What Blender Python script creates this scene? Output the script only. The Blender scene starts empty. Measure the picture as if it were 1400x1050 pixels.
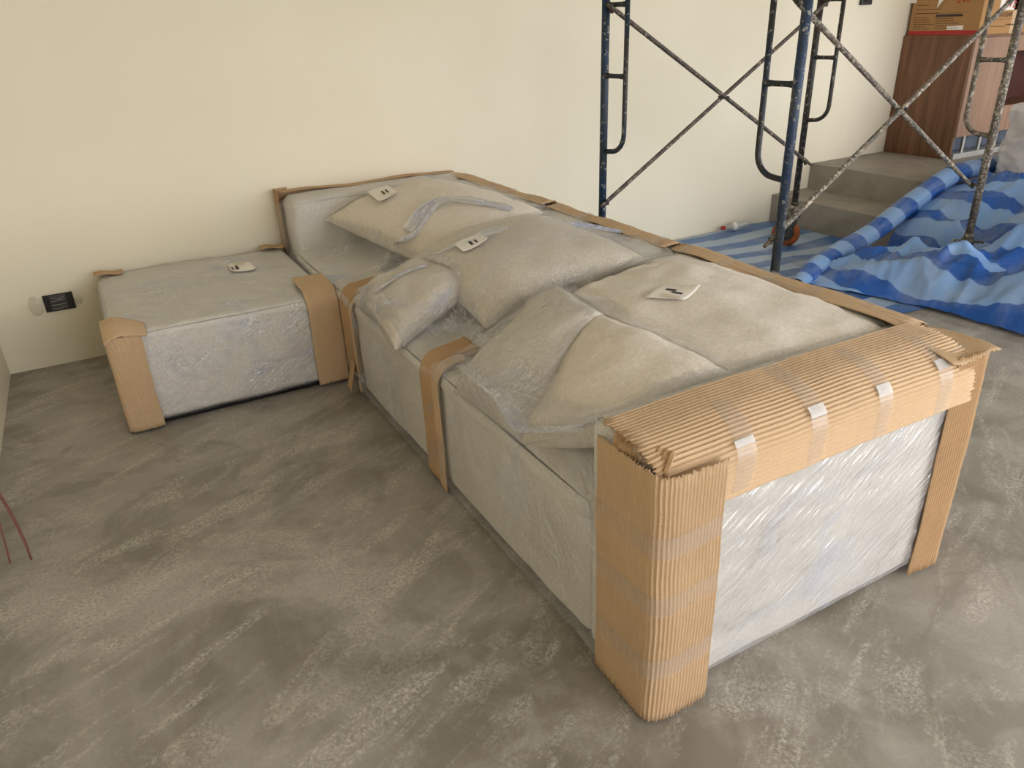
import bpy, bmesh, math, random
import numpy as np
from mathutils import Vector, Matrix, noise, Euler
from mathutils.bvhtree import BVHTree

# ------------------------------------------------------------------ camera, world, light, exposure
sc = bpy.context.scene
COL = sc.collection
FPX = 1017.84
CAM = Vector((0.608, -4.361, 1.55))
EUL = Euler([math.radians(a) for a in (64.180, 1.974, -29.259)], 'XYZ')
cd = bpy.data.cameras.new('camera')
cd.sensor_fit = 'HORIZONTAL'; cd.sensor_width = 36.0; cd.lens = 36.0 * FPX / 1400.0
cd.clip_start = 0.02; cd.clip_end = 200
cam = bpy.data.objects.new('camera', cd); COL.objects.link(cam)
cam.location = CAM; cam.rotation_euler = EUL
sc.camera = cam
sc.view_settings.view_transform = 'Standard'
sc.view_settings.look = 'None'
sc.view_settings.gamma = 1.0
sc.view_settings.use_curve_mapping = False
sc.view_settings.exposure = 0.88
sc.cycles.use_denoising = True
sc.cycles.max_bounces = 10
sc.cycles.diffuse_bounces = 5
sc.cycles.transparent_max_bounces = 24
sc.cycles.sample_clamp_indirect = 6.0
sc.cycles.caustics_reflective = False
sc.cycles.caustics_refractive = False

world = bpy.data.worlds.new('overcast_sky'); sc.world = world
world.use_nodes = True
wb = world.node_tree.nodes['Background']
wb.inputs[0].default_value = (0.978, 0.983, 1.03, 1)
wb.inputs[1].default_value = 3.0

def portal(name, loc, rot, sx, sy):
    l = bpy.data.lights.new(name, 'AREA'); l.shape = 'RECTANGLE'; l.size = sx; l.size_y = sy
    l.cycles.is_portal = True
    o = bpy.data.objects.new(name, l); COL.objects.link(o); o.location = loc; o.rotation_euler = rot
    return o
RX0, RX1, RY0, RZ = 0.0, 9.6, -7.0, 3.3      # room extents (the back wall is y = 0)
portal('open_front_offscreen', (5.3, RY0, 1.48), (math.radians(90), 0, 0), 8.6, 2.94)
portal('open_right_side_offscreen', (RX1, -4.9, 1.5), (0, math.radians(90), 0), 2.9, 4.0)

_Rm = EUL.to_matrix()
def ray(x, y):
    return _Rm @ Vector(((x - 700) / FPX, -(y - 525) / FPX, -1.0))
def at_z(x, y, z):
    d = ray(x, y); return CAM + d * ((z - CAM.z) / d.z)
def at_y(x, y, Y):
    d = ray(x, y); return CAM + d * ((Y - CAM.y) / d.y)
def at_x(x, y, X):
    d = ray(x, y); return CAM + d * ((X - CAM.x) / d.x)

random.seed(4)
PI = math.pi
# ------------------------------------------------------------------ material helpers
def srgb(r, g, b):
    f = lambda c: (c / 255 / 12.92) if c / 255 <= 0.04045 else ((c / 255 + 0.055) / 1.055) ** 2.4
    return (f(r), f(g), f(b), 1)
class NT:
    def __init__(s, name):
        s.m = bpy.data.materials.new(name); s.m.use_nodes = True
        s.t = s.m.node_tree; s.t.nodes.clear()
        s.out = s.n('ShaderNodeOutputMaterial')
        s.tc = s.n('ShaderNodeTexCoord')
    def n(s, ty, **kw):
        nd = s.t.nodes.new(ty)
        for k, v in kw.items():
            if k.startswith('i_'):
                key = k[2:]
                nd.inputs[int(key) if key.isdigit() else key.replace('_', ' ')].default_value = v
            else: setattr(nd, k, v)
        return nd
    def l(s, a, b): s.t.links.new(a, b)
    def map(s, src=None, scale=(1, 1, 1), rot=(0, 0, 0), loc=(0, 0, 0)):
        m = s.n('ShaderNodeMapping'); s.l(src or s.tc.outputs['Object'], m.inputs[0])
        m.inputs['Rotation'].default_value = rot; m.inputs['Location'].default_value = loc
        if any(r for r in rot):
            m2 = s.n('ShaderNodeMapping'); s.l(m.outputs[0], m2.inputs[0]); m2.inputs['Scale'].default_value = scale
            return m2.outputs[0]
        m.inputs['Scale'].default_value = scale
        return m.outputs[0]
    def noise(s, vec=None, scale=5, detail=4, rough=.55, dist=0):
        n = s.n('ShaderNodeTexNoise'); s.l(vec or s.tc.outputs['Object'], n.inputs['Vector'])
        n.inputs['Scale'].default_value = scale; n.inputs['Detail'].default_value = detail
        n.inputs['Roughness'].default_value = rough; n.inputs['Distortion'].default_value = dist
        return n.outputs['Fac']
    def ramp(s, fac, stops, interp='LINEAR'):
        r = s.n('ShaderNodeValToRGB'); s.l(fac, r.inputs[0]); cr = r.color_ramp; cr.interpolation = interp
        while len(cr.elements) < len(stops): cr.elements.new(0.5)
        for e, (p, c) in zip(cr.elements, stops):
            e.position = p; e.color = c if len(c) == 4 else (*c, 1)
        return r.outputs[0]
    def g(s, v): return (v, v, v, 1)
    def mix(s, fac, a, b, mode='MIX'):
        m = s.n('ShaderNodeMix', data_type='RGBA', blend_type=mode)
        for sock, v in ((m.inputs[0], fac), (m.inputs[6], a), (m.inputs[7], b)):
            if hasattr(v, 'links'): s.l(v, sock)
            else: sock.default_value = v
        return m.outputs[2]
    def math(s, op, a, b=0.0, clamp=False):
        m = s.n('ShaderNodeMath', operation=op, use_clamp=clamp)
        for sock, v in ((m.inputs[0], a), (m.inputs[1], b)):
            if hasattr(v, 'links'): s.l(v, sock)
            else: sock.default_value = v
        return m.outputs[0]
    def bump(s, h, strength=.3, dist=.01):
        b = s.n('ShaderNodeBump'); b.inputs['Strength'].default_value = strength; b.inputs['Distance'].default_value = dist
        s.l(h, b.inputs['Height']); return b.outputs[0]
    def princ(s, color, rough=.7, normal=None, metallic=0, spec=.5, **kw):
        p = s.n('ShaderNodeBsdfPrincipled')
        for k, v in (('Base Color', color), ('Roughness', rough), ('Metallic', metallic), ('Specular IOR Level', spec)):
            if hasattr(v, 'links'): s.l(v, p.inputs[k])
            else: p.inputs[k].default_value = v
        for k, v in kw.items(): p.inputs[k.replace('_', ' ')].default_value = v
        if normal: s.l(normal, p.inputs['Normal'])
        s.l(p.outputs[0], s.out.inputs[0]); return p
M = {}
def plain(name, col, rough=.6, var=.12, scale=30, metallic=0, bump=.0):
    t = NT(name); f = t.noise(scale=scale, detail=5)
    c = t.mix(t.ramp(f, [(.3, t.g(0)), (.7, t.g(1))]), tuple(v * (1 - var) for v in col[:3]) + (1,), tuple(min(1, v * (1 + var)) for v in col[:3]) + (1,))
    t.princ(c, rough, t.bump(f, bump, .004) if bump else None, metallic)
    M[name] = t.m; return t.m

def mat_wall():
    t = NT('cream_paint')
    a = t.noise(scale=1.3, detail=5, rough=.5); b = t.noise(scale=60, detail=3)
    c = t.mix(t.ramp(a, [(.3, t.g(0)), (.75, t.g(1))]), srgb(233, 224, 199), srgb(238, 230, 208))
    t.princ(c, .62, t.bump(t.math('ADD', b, a), .05, .004), spec=.3); M['wall'] = t.m
mat_wall()
def mat_floor(name, dark, mid, light, seed=0, streak=1.0):
    t = NT(name)
    v0 = t.map(loc=(seed, seed * .7, 0))
    k = lambda c, f: tuple(min(1, x * f) for x in c[:3]) + (1,)
    big = t.noise(v0, .55, 3, .5, .3)
    med = t.noise(t.map(loc=(3 + seed, 1, 0)), 1.7, 8, .60, .9)
    blot = t.noise(t.map(loc=(9 + seed, 2, 0)), 2.6, 7, .55, 1.6)
    tro = t.noise(t.map(rot=(0, 0, -.45), scale=(1, 3.2, 1), loc=(seed, 5, 0)), 2.2, 9, .66, 1.2)
    fine = t.noise(v0, 95, 9, .78, .6)
    grit = t.noise(v0, 260, 3, .6)
    c = t.mix(t.ramp(big, [(.36, t.g(0)), (.62, t.g(1))]), dark, mid)
    c = t.mix(t.math('MULTIPLY', t.ramp(med, [(.40, t.g(0)), (.62, t.g(1))]), .55), c, light)
    c = t.mix(t.math('MULTIPLY', t.ramp(blot, [(.52, t.g(0)), (.60, t.g(1))]), .34), c, k(dark, .76))
    c = t.mix(t.math('MULTIPLY', t.ramp(blot, [(.36, t.g(1)), (.46, t.g(0))]), .35), c, k(light, 1.05))
    pale = t.math('MULTIPLY', t.ramp(t.noise(t.map(loc=(4 + seed, 7, 0)), 1.15, 6, .62, .7), [(.52, t.g(0)), (.66, t.g(1))]), t.ramp(fine, [(.36, t.g(.25)), (.58, t.g(1))]))
    c = t.mix(t.math('MULTIPLY', pale, .7 * streak), c, k(light, 1.22))
    dusty = t.math('MULTIPLY', t.ramp(tro, [(.50, t.g(0)), (.64, t.g(1))]), t.ramp(fine, [(.44, t.g(0)), (.60, t.g(1))]))
    c = t.mix(t.math('MULTIPLY', dusty, .8 * streak), c, k(light, 1.4))
    c = t.mix(t.math('MULTIPLY', t.ramp(fine, [(.35, t.g(1)), (.55, t.g(0))]), .22), c, k(dark, .8))
    scr = t.ramp(t.noise(t.map(rot=(0, 0, .12), scale=(26, .7, 1)), 2, 5, .5), [(.60, t.g(0)), (.68, t.g(1))])
    c = t.mix(t.math('MULTIPLY', scr, .10 * streak), c, light)
    c = t.mix(t.ramp(grit, [(.25, t.g(.16)), (.45, t.g(0))]), c, k(dark, .5))
    rough = t.ramp(med, [(.3, t.g(.45)), (.7, t.g(.7))])
    h = t.math('ADD', t.math('MULTIPLY', tro, .5), t.math('MULTIPLY', fine, .25))
    t.princ(c, rough, t.bump(h, .15, .010), spec=.3); M[name] = t.m
mat_floor('concrete', srgb(129, 121, 108), srgb(152, 145, 133), srgb(179, 173, 163))
mat_floor('step_concrete', srgb(136, 128, 117), srgb(146, 138, 127), srgb(162, 155, 144), 7, .25)
plain('ceiling_white', srgb(225, 224, 218), .8, .03, 4)
plain('outside_ground', srgb(175, 172, 165), .9, .1, 2)

def mat_fabric(name, ca, cb, sheen=.2):
    t = NT(name)
    w1 = t.noise(t.map(scale=(1, 1, .25)), 420, 2, .5); w2 = t.noise(t.map(scale=(.25, 1, 1)), 420, 2, .5)
    s = t.noise(scale=95, detail=6, rough=.7)
    b = t.noise(scale=5, detail=4)
    c = t.mix(t.ramp(s, [(.32, t.g(0)), (.68, t.g(1))]), ca, cb)
    c = t.mix(t.math('MULTIPLY', b, .25), c, tuple(x * .8 for x in ca[:3]) + (1,))
    h = t.math('ADD', t.math('ADD', w1, w2), t.math('MULTIPLY', s, 1.2))
    t.princ(c, .9, t.bump(h, .45, .003), spec=.2, Sheen_Weight=sheen); M[name] = t.m
mat_fabric('linen', srgb(214, 203, 185), srgb(239, 230, 215))
mat_fabric('linen_body', srgb(214, 207, 192), srgb(236, 231, 220))

def mat_film(name, haze=.06, line=.5, blue=.2, gloss=.03, scale=1.0, tilt=.7, tint=(.58, .64, .86), dirs=None, lo=.46, white=(.95, .96, .98), bs=.85, lg=.45):
    """clear stretch film: mostly see-through, glossy creases with some highlight painted in white, milky where it is doubled up"""
    t = NT(name)
    dirs = dirs or [(0, tilt, 0), (0, -tilt * .7, .9), (.8, .2, tilt)]
    def streak(rot, f): return t.noise(t.map(rot=rot, scale=(1, 15, 15)), f * scale, 3, .5, .35)
    S = [streak(r, f) for r, f in zip(dirs, (5, 4, 6.5))]
    def ln(v, c, w): return t.ramp(v, [(c - w, t.g(0)), (c - w * .25, t.g(1)), (c + w * .25, t.g(1)), (c + w, t.g(0))])
    L = t.math('MAXIMUM', t.math('MAXIMUM', ln(S[0], .52, .020), ln(S[1], .55, .018)), ln(S[2], .54, .014))
    patch = t.ramp(t.noise(scale=3.6 * scale, detail=4, dist=.8), [(lo, t.g(.04)), (lo + .2, t.g(1))])
    L = t.math('MULTIPLY', L, patch)
    fold = t.ramp(t.noise(t.map(rot=(.3, .2, .4), scale=(1, 2.2, 1.6)), 2.6, 4, .5, 1.2), [(.54, t.g(0)), (.72, t.g(1))])
    h = t.math('ADD', t.math('ADD', S[0], S[1]), t.math('MULTIPLY', S[2], .7))
    nrm = t.bump(h, bs, .011)
    tr = t.n('ShaderNodeBsdfTransparent'); tr.inputs[0].default_value = (.99, .99, .995, 1)
    df = t.n('ShaderNodeBsdfDiffuse')
    t.l(t.mix(fold, (*white, 1), (*tint, 1)), df.inputs[0])
    hz = t.math('ADD', t.math('ADD', t.math('MULTIPLY', L, line), haze), t.math('MULTIPLY', fold, blue), clamp=True)  # crease streaks also whitened: some highlight is put into the colour
    m1 = t.n('ShaderNodeMixShader'); t.l(hz, m1.inputs[0]); t.l(tr.outputs[0], m1.inputs[1]); t.l(df.outputs[0], m1.inputs[2])
    gl = t.n('ShaderNodeBsdfGlossy'); gl.inputs['Roughness'].default_value = .09; t.l(nrm, gl.inputs['Normal'])
    gl.inputs[0].default_value = (1, 1, 1, 1)
    lw = t.n('ShaderNodeLayerWeight'); lw.inputs[0].default_value = .2
    gf = t.math('ADD', t.math('ADD', t.math('MULTIPLY', lw.outputs['Fresnel'], .35), gloss), t.math('MULTIPLY', L, lg), clamp=True)
    m2 = t.n('ShaderNodeMixShader'); t.l(gf, m2.inputs[0]); t.l(m1.outputs[0], m2.inputs[1]); t.l(gl.outputs[0], m2.inputs[2])
    t.l(m2.outputs[0], t.out.inputs[0]); M[name] = t.m
mat_film('film', .09, .10, .30, .05, lo=.44, dirs=[(0, .6, 0), (-.75, 0, 1.5708), (-.35, 0, 1.45)])
mat_film('film_end', .16, .10, .30, .06, .9, .75, dirs=[(0, .62, 0), (0, .45, 0), (0, 1.1, 0)], lo=.50, white=(.88, .91, .98), bs=.45, lg=.42)
mat_film('film_pillow', .03, .06, .20, .02, .9, lo=.50)
mat_film('film_layers', .07, .10, .40, .05, 1.0, .5, (.50, .56, .80), lo=.42, white=(.86, .88, .96))
mat_film('film_fold', .24, .12, .62, .10, 1.4, .5, (.40, .47, .76), lo=.40, white=(.60, .65, .84))

def mat_card(name, col, amp=1.0):
    t = NT(name)
    f = t.noise(scale=160, detail=6, rough=.7); b = t.noise(scale=6, detail=4)
    c = t.mix(t.ramp(f, [(.3, t.g(0)), (.7, t.g(1))]), tuple(x * .86 for x in col[:3]) + (1,), col)
    c = t.mix(t.math('MULTIPLY', t.ramp(b, [(.45, t.g(0)), (.7, t.g(1))]), .3), c, tuple(x * .78 for x in col[:3]) + (1,))
    t.princ(c, .78, t.bump(f, .12, .002), spec=.25); M[name] = t.m
mat_card('card', srgb(206, 176, 140))
mat_card('card_dark', srgb(190, 156, 117))
mat_card('carton', srgb(176, 135, 88))
mat_card('torn_edge', srgb(150, 118, 84))
plain('paper', srgb(236, 230, 220), .7, .03, 20)
plain('paper_tan', srgb(214, 203, 178), .7, .05, 20)
plain('ink', srgb(58, 52, 48), .8, .1, 60)
plain('box_ink', srgb(84, 56, 34), .8, .1, 60)
plain('box_red', srgb(168, 40, 36), .6, .08, 30)
plain('black_plastic', srgb(24, 22, 22), .4, .2, 30)
plain('dark_grey', srgb(76, 72, 72), .5, .15, 60)
plain('plaster', srgb(214, 206, 184), .9, .1, 25, bump=.6)
plain('rubber_dark', srgb(30, 28, 27), .7, .2, 40)
plain('cap_red', srgb(170, 40, 40), .4, .1, 30)

def mat_tape():
    t = NT('clear_tape')
    tr = t.n('ShaderNodeBsdfTransparent'); tr.inputs[0].default_value = (.97, .965, .955, 1)
    gl = t.n('ShaderNodeBsdfGlossy'); gl.inputs['Roughness'].default_value = .3
    df = t.n('ShaderNodeBsdfDiffuse'); df.inputs[0].default_value = (.86, .82, .76, 1)
    m = t.n('ShaderNodeMixShader'); m.inputs[0].default_value = .12; t.l(tr.outputs[0], m.inputs[1]); t.l(df.outputs[0], m.inputs[2])
    m2 = t.n('ShaderNodeMixShader'); m2.inputs[0].default_value = .05; t.l(m.outputs[0], m2.inputs[1]); t.l(gl.outputs[0], m2.inputs[2])
    t.l(m2.outputs[0], t.out.inputs[0]); M['tape'] = t.m
mat_tape()
def mat_tape_glare():  # whitened tape patch at the bend: glare put partly into its colour
    t = NT('tape_glare'); f = t.noise(t.map(scale=(1, 3, 1)), 160, 4, .7, .8); nr = t.bump(f, .9, .004)
    tr = t.n('ShaderNodeBsdfTransparent'); tr.inputs[0].default_value = (.97, .965, .955, 1)
    df = t.n('ShaderNodeBsdfDiffuse'); df.inputs[0].default_value = (.86, .85, .82, 1)
    gl = t.n('ShaderNodeBsdfGlossy'); gl.inputs['Roughness'].default_value = .12; t.l(nr, gl.inputs['Normal'])
    m = t.n('ShaderNodeMixShader'); m.inputs[0].default_value = .45; t.l(tr.outputs[0], m.inputs[1]); t.l(df.outputs[0], m.inputs[2])
    m2 = t.n('ShaderNodeMixShader'); m2.inputs[0].default_value = .30; t.l(m.outputs[0], m2.inputs[1]); t.l(gl.outputs[0], m2.inputs[2])
    t.l(m2.outputs[0], t.out.inputs[0]); M['tape_glare'] = t.m
mat_tape_glare()
def mat_pipe(name, base, second, splat, amount, rough=.5):
    t = NT(name)
    a = t.noise(t.map(scale=(1, 1, .35)), 14, 6, .65, .4); s = t.noise(scale=95, detail=5, rough=.7, dist=.6); d = t.noise(scale=42, detail=4, rough=.6)
    z = t.noise(scale=2.2, detail=3)
    c = t.mix(t.ramp(a, [(.44, t.g(0)), (.58, t.g(1))]), base, second)
    k = t.math('MAXIMUM', t.ramp(s, [(.66 - amount, t.g(0)), (.70 - amount, t.g(1))]), t.math('MULTIPLY', t.ramp(d, [(.60 - amount * .6, t.g(0)), (.66 - amount * .6, t.g(1))]), .75))
    k = t.math('MULTIPLY', k, t.ramp(z, [(.35, t.g(.45)), (.6, t.g(1))]))
    c = t.mix(k, c, splat)
    t.princ(c, rough, t.bump(t.math('ADD', k, a), .5, .004), .15); M[name] = t.m
mat_pipe('pipe_blue', srgb(20, 52, 84), srgb(40, 52, 62), srgb(190, 186, 172), .0)
mat_pipe('pipe_blue_worn', srgb(30, 52, 78), srgb(62, 66, 70), srgb(176, 172, 160), .03)
mat_pipe('pipe_navy', srgb(22, 40, 56), srgb(48, 46, 42), srgb(170, 166, 150), .0)
mat_pipe('pipe_black', srgb(34, 36, 38), srgb(58, 50, 40), srgb(182, 174, 156), .01)
mat_pipe('pipe_grey', srgb(82, 78, 72), srgb(104, 92, 76), srgb(206, 196, 176), .10, .6)
mat_pipe('pipe_brace', srgb(66, 60, 54), srgb(92, 82, 68), srgb(186, 176, 156), .05, .6)
mat_pipe('rust', srgb(150, 78, 34), srgb(108, 54, 26), srgb(190, 150, 110), .0, .8)

def mat_wood(name, a, b, vertical=True):
    t = NT(name)
    sc_ = (7, 7, .45)
    n1 = t.noise(t.map(scale=sc_), 3.2, 7, .62, .8); n2 = t.noise(t.map(scale=(40, 40, 1.2)), 3, 4, .6)
    n3 = t.noise(t.map(scale=(2.5, 2.5, .12)), 2.2, 3)
    f = t.math('ADD', t.math('MULTIPLY', n1, .55), t.math('ADD', t.math('MULTIPLY', n2, .2), t.math('MULTIPLY', n3, .25)))
    c = t.ramp(f, [(.36, a), (.52, tuple((x + y) / 2 for x, y in zip(a, b))), (.66, b)])
    t.princ(c, .42, spec=.4); M[name] = t.m
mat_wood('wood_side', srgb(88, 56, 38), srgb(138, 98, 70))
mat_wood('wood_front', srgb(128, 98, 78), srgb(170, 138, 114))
plain('cabinet_inside', srgb(70, 22, 16), .5, .2, 8)
plain('toe_grey', srgb(88, 98, 112), .6, .1, 10)
plain('bar_metal', srgb(190, 190, 186), .35, .08, 30, .6)
def mat_tarp(name, axis, period, base_d, base_l, warp=.0, cross=None, off=0.0):
    """woven striped tarpaulin: stripes follow the sheet's own UV layout"""
    t = NT(name)
    uv = t.n('ShaderNodeUVMap'); sp = t.n('ShaderNodeSeparateXYZ'); t.l(uv.outputs[0], sp.inputs[0])
    def stripes(ax, per, o):
        v = t.math('FRACT', t.math('ADD', t.math('DIVIDE', sp.outputs[ax], per), o))
        return t.ramp(v, [(0, t.g(0)), (.015, t.g(1)), (.5, t.g(1)), (.515, t.g(0))], 'LINEAR')
    f = stripes(axis, period, off)
    weave = t.noise(t.map(uv.outputs[0], scale=(300, 300, 1)), 1, 2)
    dirt = t.noise(t.map(uv.outputs[0], scale=(3, 3, 1)), 1.5, 5, .6)
    c = t.mix(f, base_d, base_l)
    if cross:
        k = t.math('MULTIPLY', stripes(cross[0], cross[1], .2), t.ramp(t.noise(t.map(uv.outputs[0]), .9, 2), [(.42, t.g(0)), (.5, t.g(1))]))
        c = t.mix(t.math('MULTIPLY', k, cross[2]), c, tuple(x * .55 for x in base_d[:3]) + (1,))
    c = t.mix(t.math('MULTIPLY', t.ramp(dirt, [(.45, t.g(0)), (.75, t.g(1))]), .45), c, srgb(176, 184, 192))
    crease = t.noise(t.map(uv.outputs[0], scale=(1, 1, 1)), 5, 6, .6, 1.6)
    p = t.princ(c, .38, t.bump(t.math('ADD', t.math('MULTIPLY', weave, .12), crease), .5, .02), spec=.5)
    M[name] = t.m
mat_tarp('tarp_heap', 0, .26, srgb(28, 88, 168), srgb(128, 166, 214))
mat_tarp('tarp_flat', 1, .27, srgb(64, 108, 168), srgb(158, 178, 200), cross=(0, .42, .35), off=.3)
def mat_clear(name, col, fac, rough=.1):
    t = NT(name)
    tr = t.n('ShaderNodeBsdfTransparent'); tr.inputs[0].default_value = col
    df = t.n('ShaderNodeBsdfDiffuse'); df.inputs[0].default_value = (.85, .86, .88, 1)
    m = t.n('ShaderNodeMixShader'); m.inputs[0].default_value = fac; t.l(tr.outputs[0], m.inputs[1]); t.l(df.outputs[0], m.inputs[2])
    gl = t.n('ShaderNodeBsdfGlossy'); gl.inputs['Roughness'].default_value = rough
    n = t.noise(scale=14, detail=5, dist=1); nr = t.bump(n, .6, .02); t.l(nr, gl.inputs['Normal'])
    lw = t.n('ShaderNodeLayerWeight'); lw.inputs[0].default_value = .4
    m2 = t.n('ShaderNodeMixShader'); t.l(t.math('ADD', t.math('MULTIPLY', lw.outputs['Facing'], .35), .08), m2.inputs[0]); t.l(m.outputs[0], m2.inputs[1]); t.l(gl.outputs[0], m2.inputs[2])
    t.l(m2.outputs[0], t.out.inputs[0]); M[name] = t.m
mat_clear('pet', (.95, .97, .98, 1), .10)
mat_clear('dust_sheet', (.95, .95, .96, 1), .48, .22)
plain('wire_red', srgb(122, 74, 68), .6, .15, 60)

# ------------------------------------------------------------------ mesh helpers
def obj(name, verts, faces, mat, parent=None, smooth=True, uv=None):
    me = bpy.data.meshes.new(name)
    me.from_pydata([tuple(v) for v in verts], [], [tuple(f) for f in faces])
    if smooth: me.polygons.foreach_set('use_smooth', [True] * len(me.polygons))
    me.materials.append(M[mat] if isinstance(mat, str) else mat)
    if uv is not None:
        l = me.uv_layers.new(name='UVMap')
        for lp in me.loops: l.data[lp.index].uv = uv[lp.vertex_index]
    me.update()
    o = bpy.data.objects.new(name, me); COL.objects.link(o)
    if parent: o.parent = parent
    return o
def bmobj(name, bm, mat, parent=None, smooth=False):
    bmesh.ops.recalc_face_normals(bm, faces=bm.faces)
    me = bpy.data.meshes.new(name); bm.to_mesh(me); bm.free()
    if smooth: me.polygons.foreach_set('use_smooth', [True] * len(me.polygons))
    me.materials.append(M[mat]); o = bpy.data.objects.new(name, me); COL.objects.link(o)
    if parent: o.parent = parent
    return o
def thing(name, label, cat, group=None, kind=None):
    o = bpy.data.objects.new(name, None); COL.objects.link(o); o.empty_display_size = .1
    return tag(o, label, cat, group, kind)
def tag(o, label=None, cat=None, group=None, kind=None):
    if label: o['label'] = label
    if cat: o['category'] = cat
    if group: o['group'] = group
    if kind: o['kind'] = kind
    return o
def set_base(root, loc):
    """move an Empty to the thing's base while its parts stay where they are"""
    root.location = loc
    for c in root.children: c.matrix_parent_inverse = Matrix.Translation(-Vector(loc))
def boxbm(lo, hi, bev=0, seg=2, bm=None):
    bm = bm or bmesh.new()
    r = bmesh.ops.create_cube(bm, size=1)
    for v in r['verts']:
        v.co = Vector([(lo[k] + hi[k]) / 2 + v.co[k] * (hi[k] - lo[k]) for k in range(3)])
    if bev:
        es = list({e for v in r['verts'] for e in v.link_edges})
        bmesh.ops.bevel(bm, geom=es, offset=bev, segments=seg, affect='EDGES', profile=.5)
    return bm
def box(name, lo, hi, mat, parent=None, bev=0, seg=2, smooth=False):
    return bmobj(name, boxbm(lo, hi, bev, seg), mat, parent, smooth)
def tubebm(pts, r, n=10, bm=None, caps=True):
    bm = bm or bmesh.new()
    pts = [Vector(p) for p in pts]; rings = []
    up = Vector((0, 0, 1)); prev = None
    for i, p in enumerate(pts):
        d = ((pts[min(i + 1, len(pts) - 1)] - p).normalized() + (p - pts[max(i - 1, 0)]).normalized())
        d = d.normalized() if d.length > 1e-6 else Vector((0, 0, 1))
        if prev is None:
            a = d.cross(up)
            if a.length < .05: a = d.cross(Vector((1, 0, 0)))
        else: a = prev - d * prev.dot(d)
        a.normalize(); prev = a; b = d.cross(a)
        rr = r[i] if isinstance(r, (list, tuple)) else r
        rings.append([bm.verts.new(p + (a * math.cos(2 * PI * k / n) + b * math.sin(2 * PI * k / n)) * rr) for k in range(n)])
    for A, B in zip(rings, rings[1:]):
        for k in range(n): bm.faces.new((A[k], A[(k + 1) % n], B[(k + 1) % n], B[k]))
    if caps:
        bm.faces.new(rings[0][::-1]); bm.faces.new(rings[-1])
    return bm
def tube(name, pts, r, mat, parent=None, n=10):
    o = bmobj(name, tubebm(pts, r, n), mat, parent, True)
    return o
def fnoise(p, s, seed=0): return noise.noise(Vector(p) * s + Vector((seed * 7.3, seed * 3.1, seed * 1.7)))
def turb(p, s, seed=0):
    v = Vector(p) * s + Vector((seed * 7.3, seed * 3.1, seed * 1.7))
    return noise.noise(v) + .5 * noise.noise(v * 2.1) + .25 * noise.noise(v * 4.3)
def softbox(name, lo, hi, r, mat, parent, bulge=(0, 0, 0), wob=.0, wscale=4, seed=0, n=26):
    """upholstered block: rounded edges, faces that belly out a little, uneven stuffing"""
    lo = Vector(lo); hi = Vector(hi); c = (lo + hi) / 2; h = (hi - lo) / 2
    bm = bmesh.new()
    for ax in range(3):
        for sg in (-1, 1):
            a, b = [(1, 2), (2, 0), (0, 1)][ax]
            grid = []
            for i in range(n + 1):
                row = []
                for j in range(n + 1):
                    q = Vector((0, 0, 0)); q[ax] = sg
                    # denser near the edges
                    fi = -math.cos(PI * i / n) * .5 + (2 * i / n - 1) * .5; fj = -math.cos(PI * j / n) * .5 + (2 * j / n - 1) * .5
                    q[a] = fi; q[b] = fj
                    p = Vector([q[k] * h[k] for k in range(3)])
                    inner = Vector([max(-(h[k] - r), min(h[k] - r, p[k])) for k in range(3)])
                    d = p - inner
                    if d.length > 1e-9: p = inner + d.normalized() * r
                    u, v = p[a] / h[a], p[b] / h[b]
                    p[ax] += sg * bulge[ax] * max(0, 1 - u * u) ** .7 * max(0, 1 - v * v) ** .7
                    P = c + p
                    if wob:
                        dn = d.normalized() if d.length > 1e-9 else Vector((0, 0, 0))
                        P = P + dn * wob * turb(P, wscale, seed)
                    row.append(bm.verts.new(P))
                grid.append(row)
            for i in range(n):
                for j in range(n):
                    f = (grid[i][j], grid[i + 1][j], grid[i + 1][j + 1], grid[i][j + 1])
                    bm.faces.new(f if sg > 0 else f[::-1])
    bmesh.ops.remove_doubles(bm, verts=bm.verts, dist=1e-4)
    return bmobj(name, bm, mat, parent, True)
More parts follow.
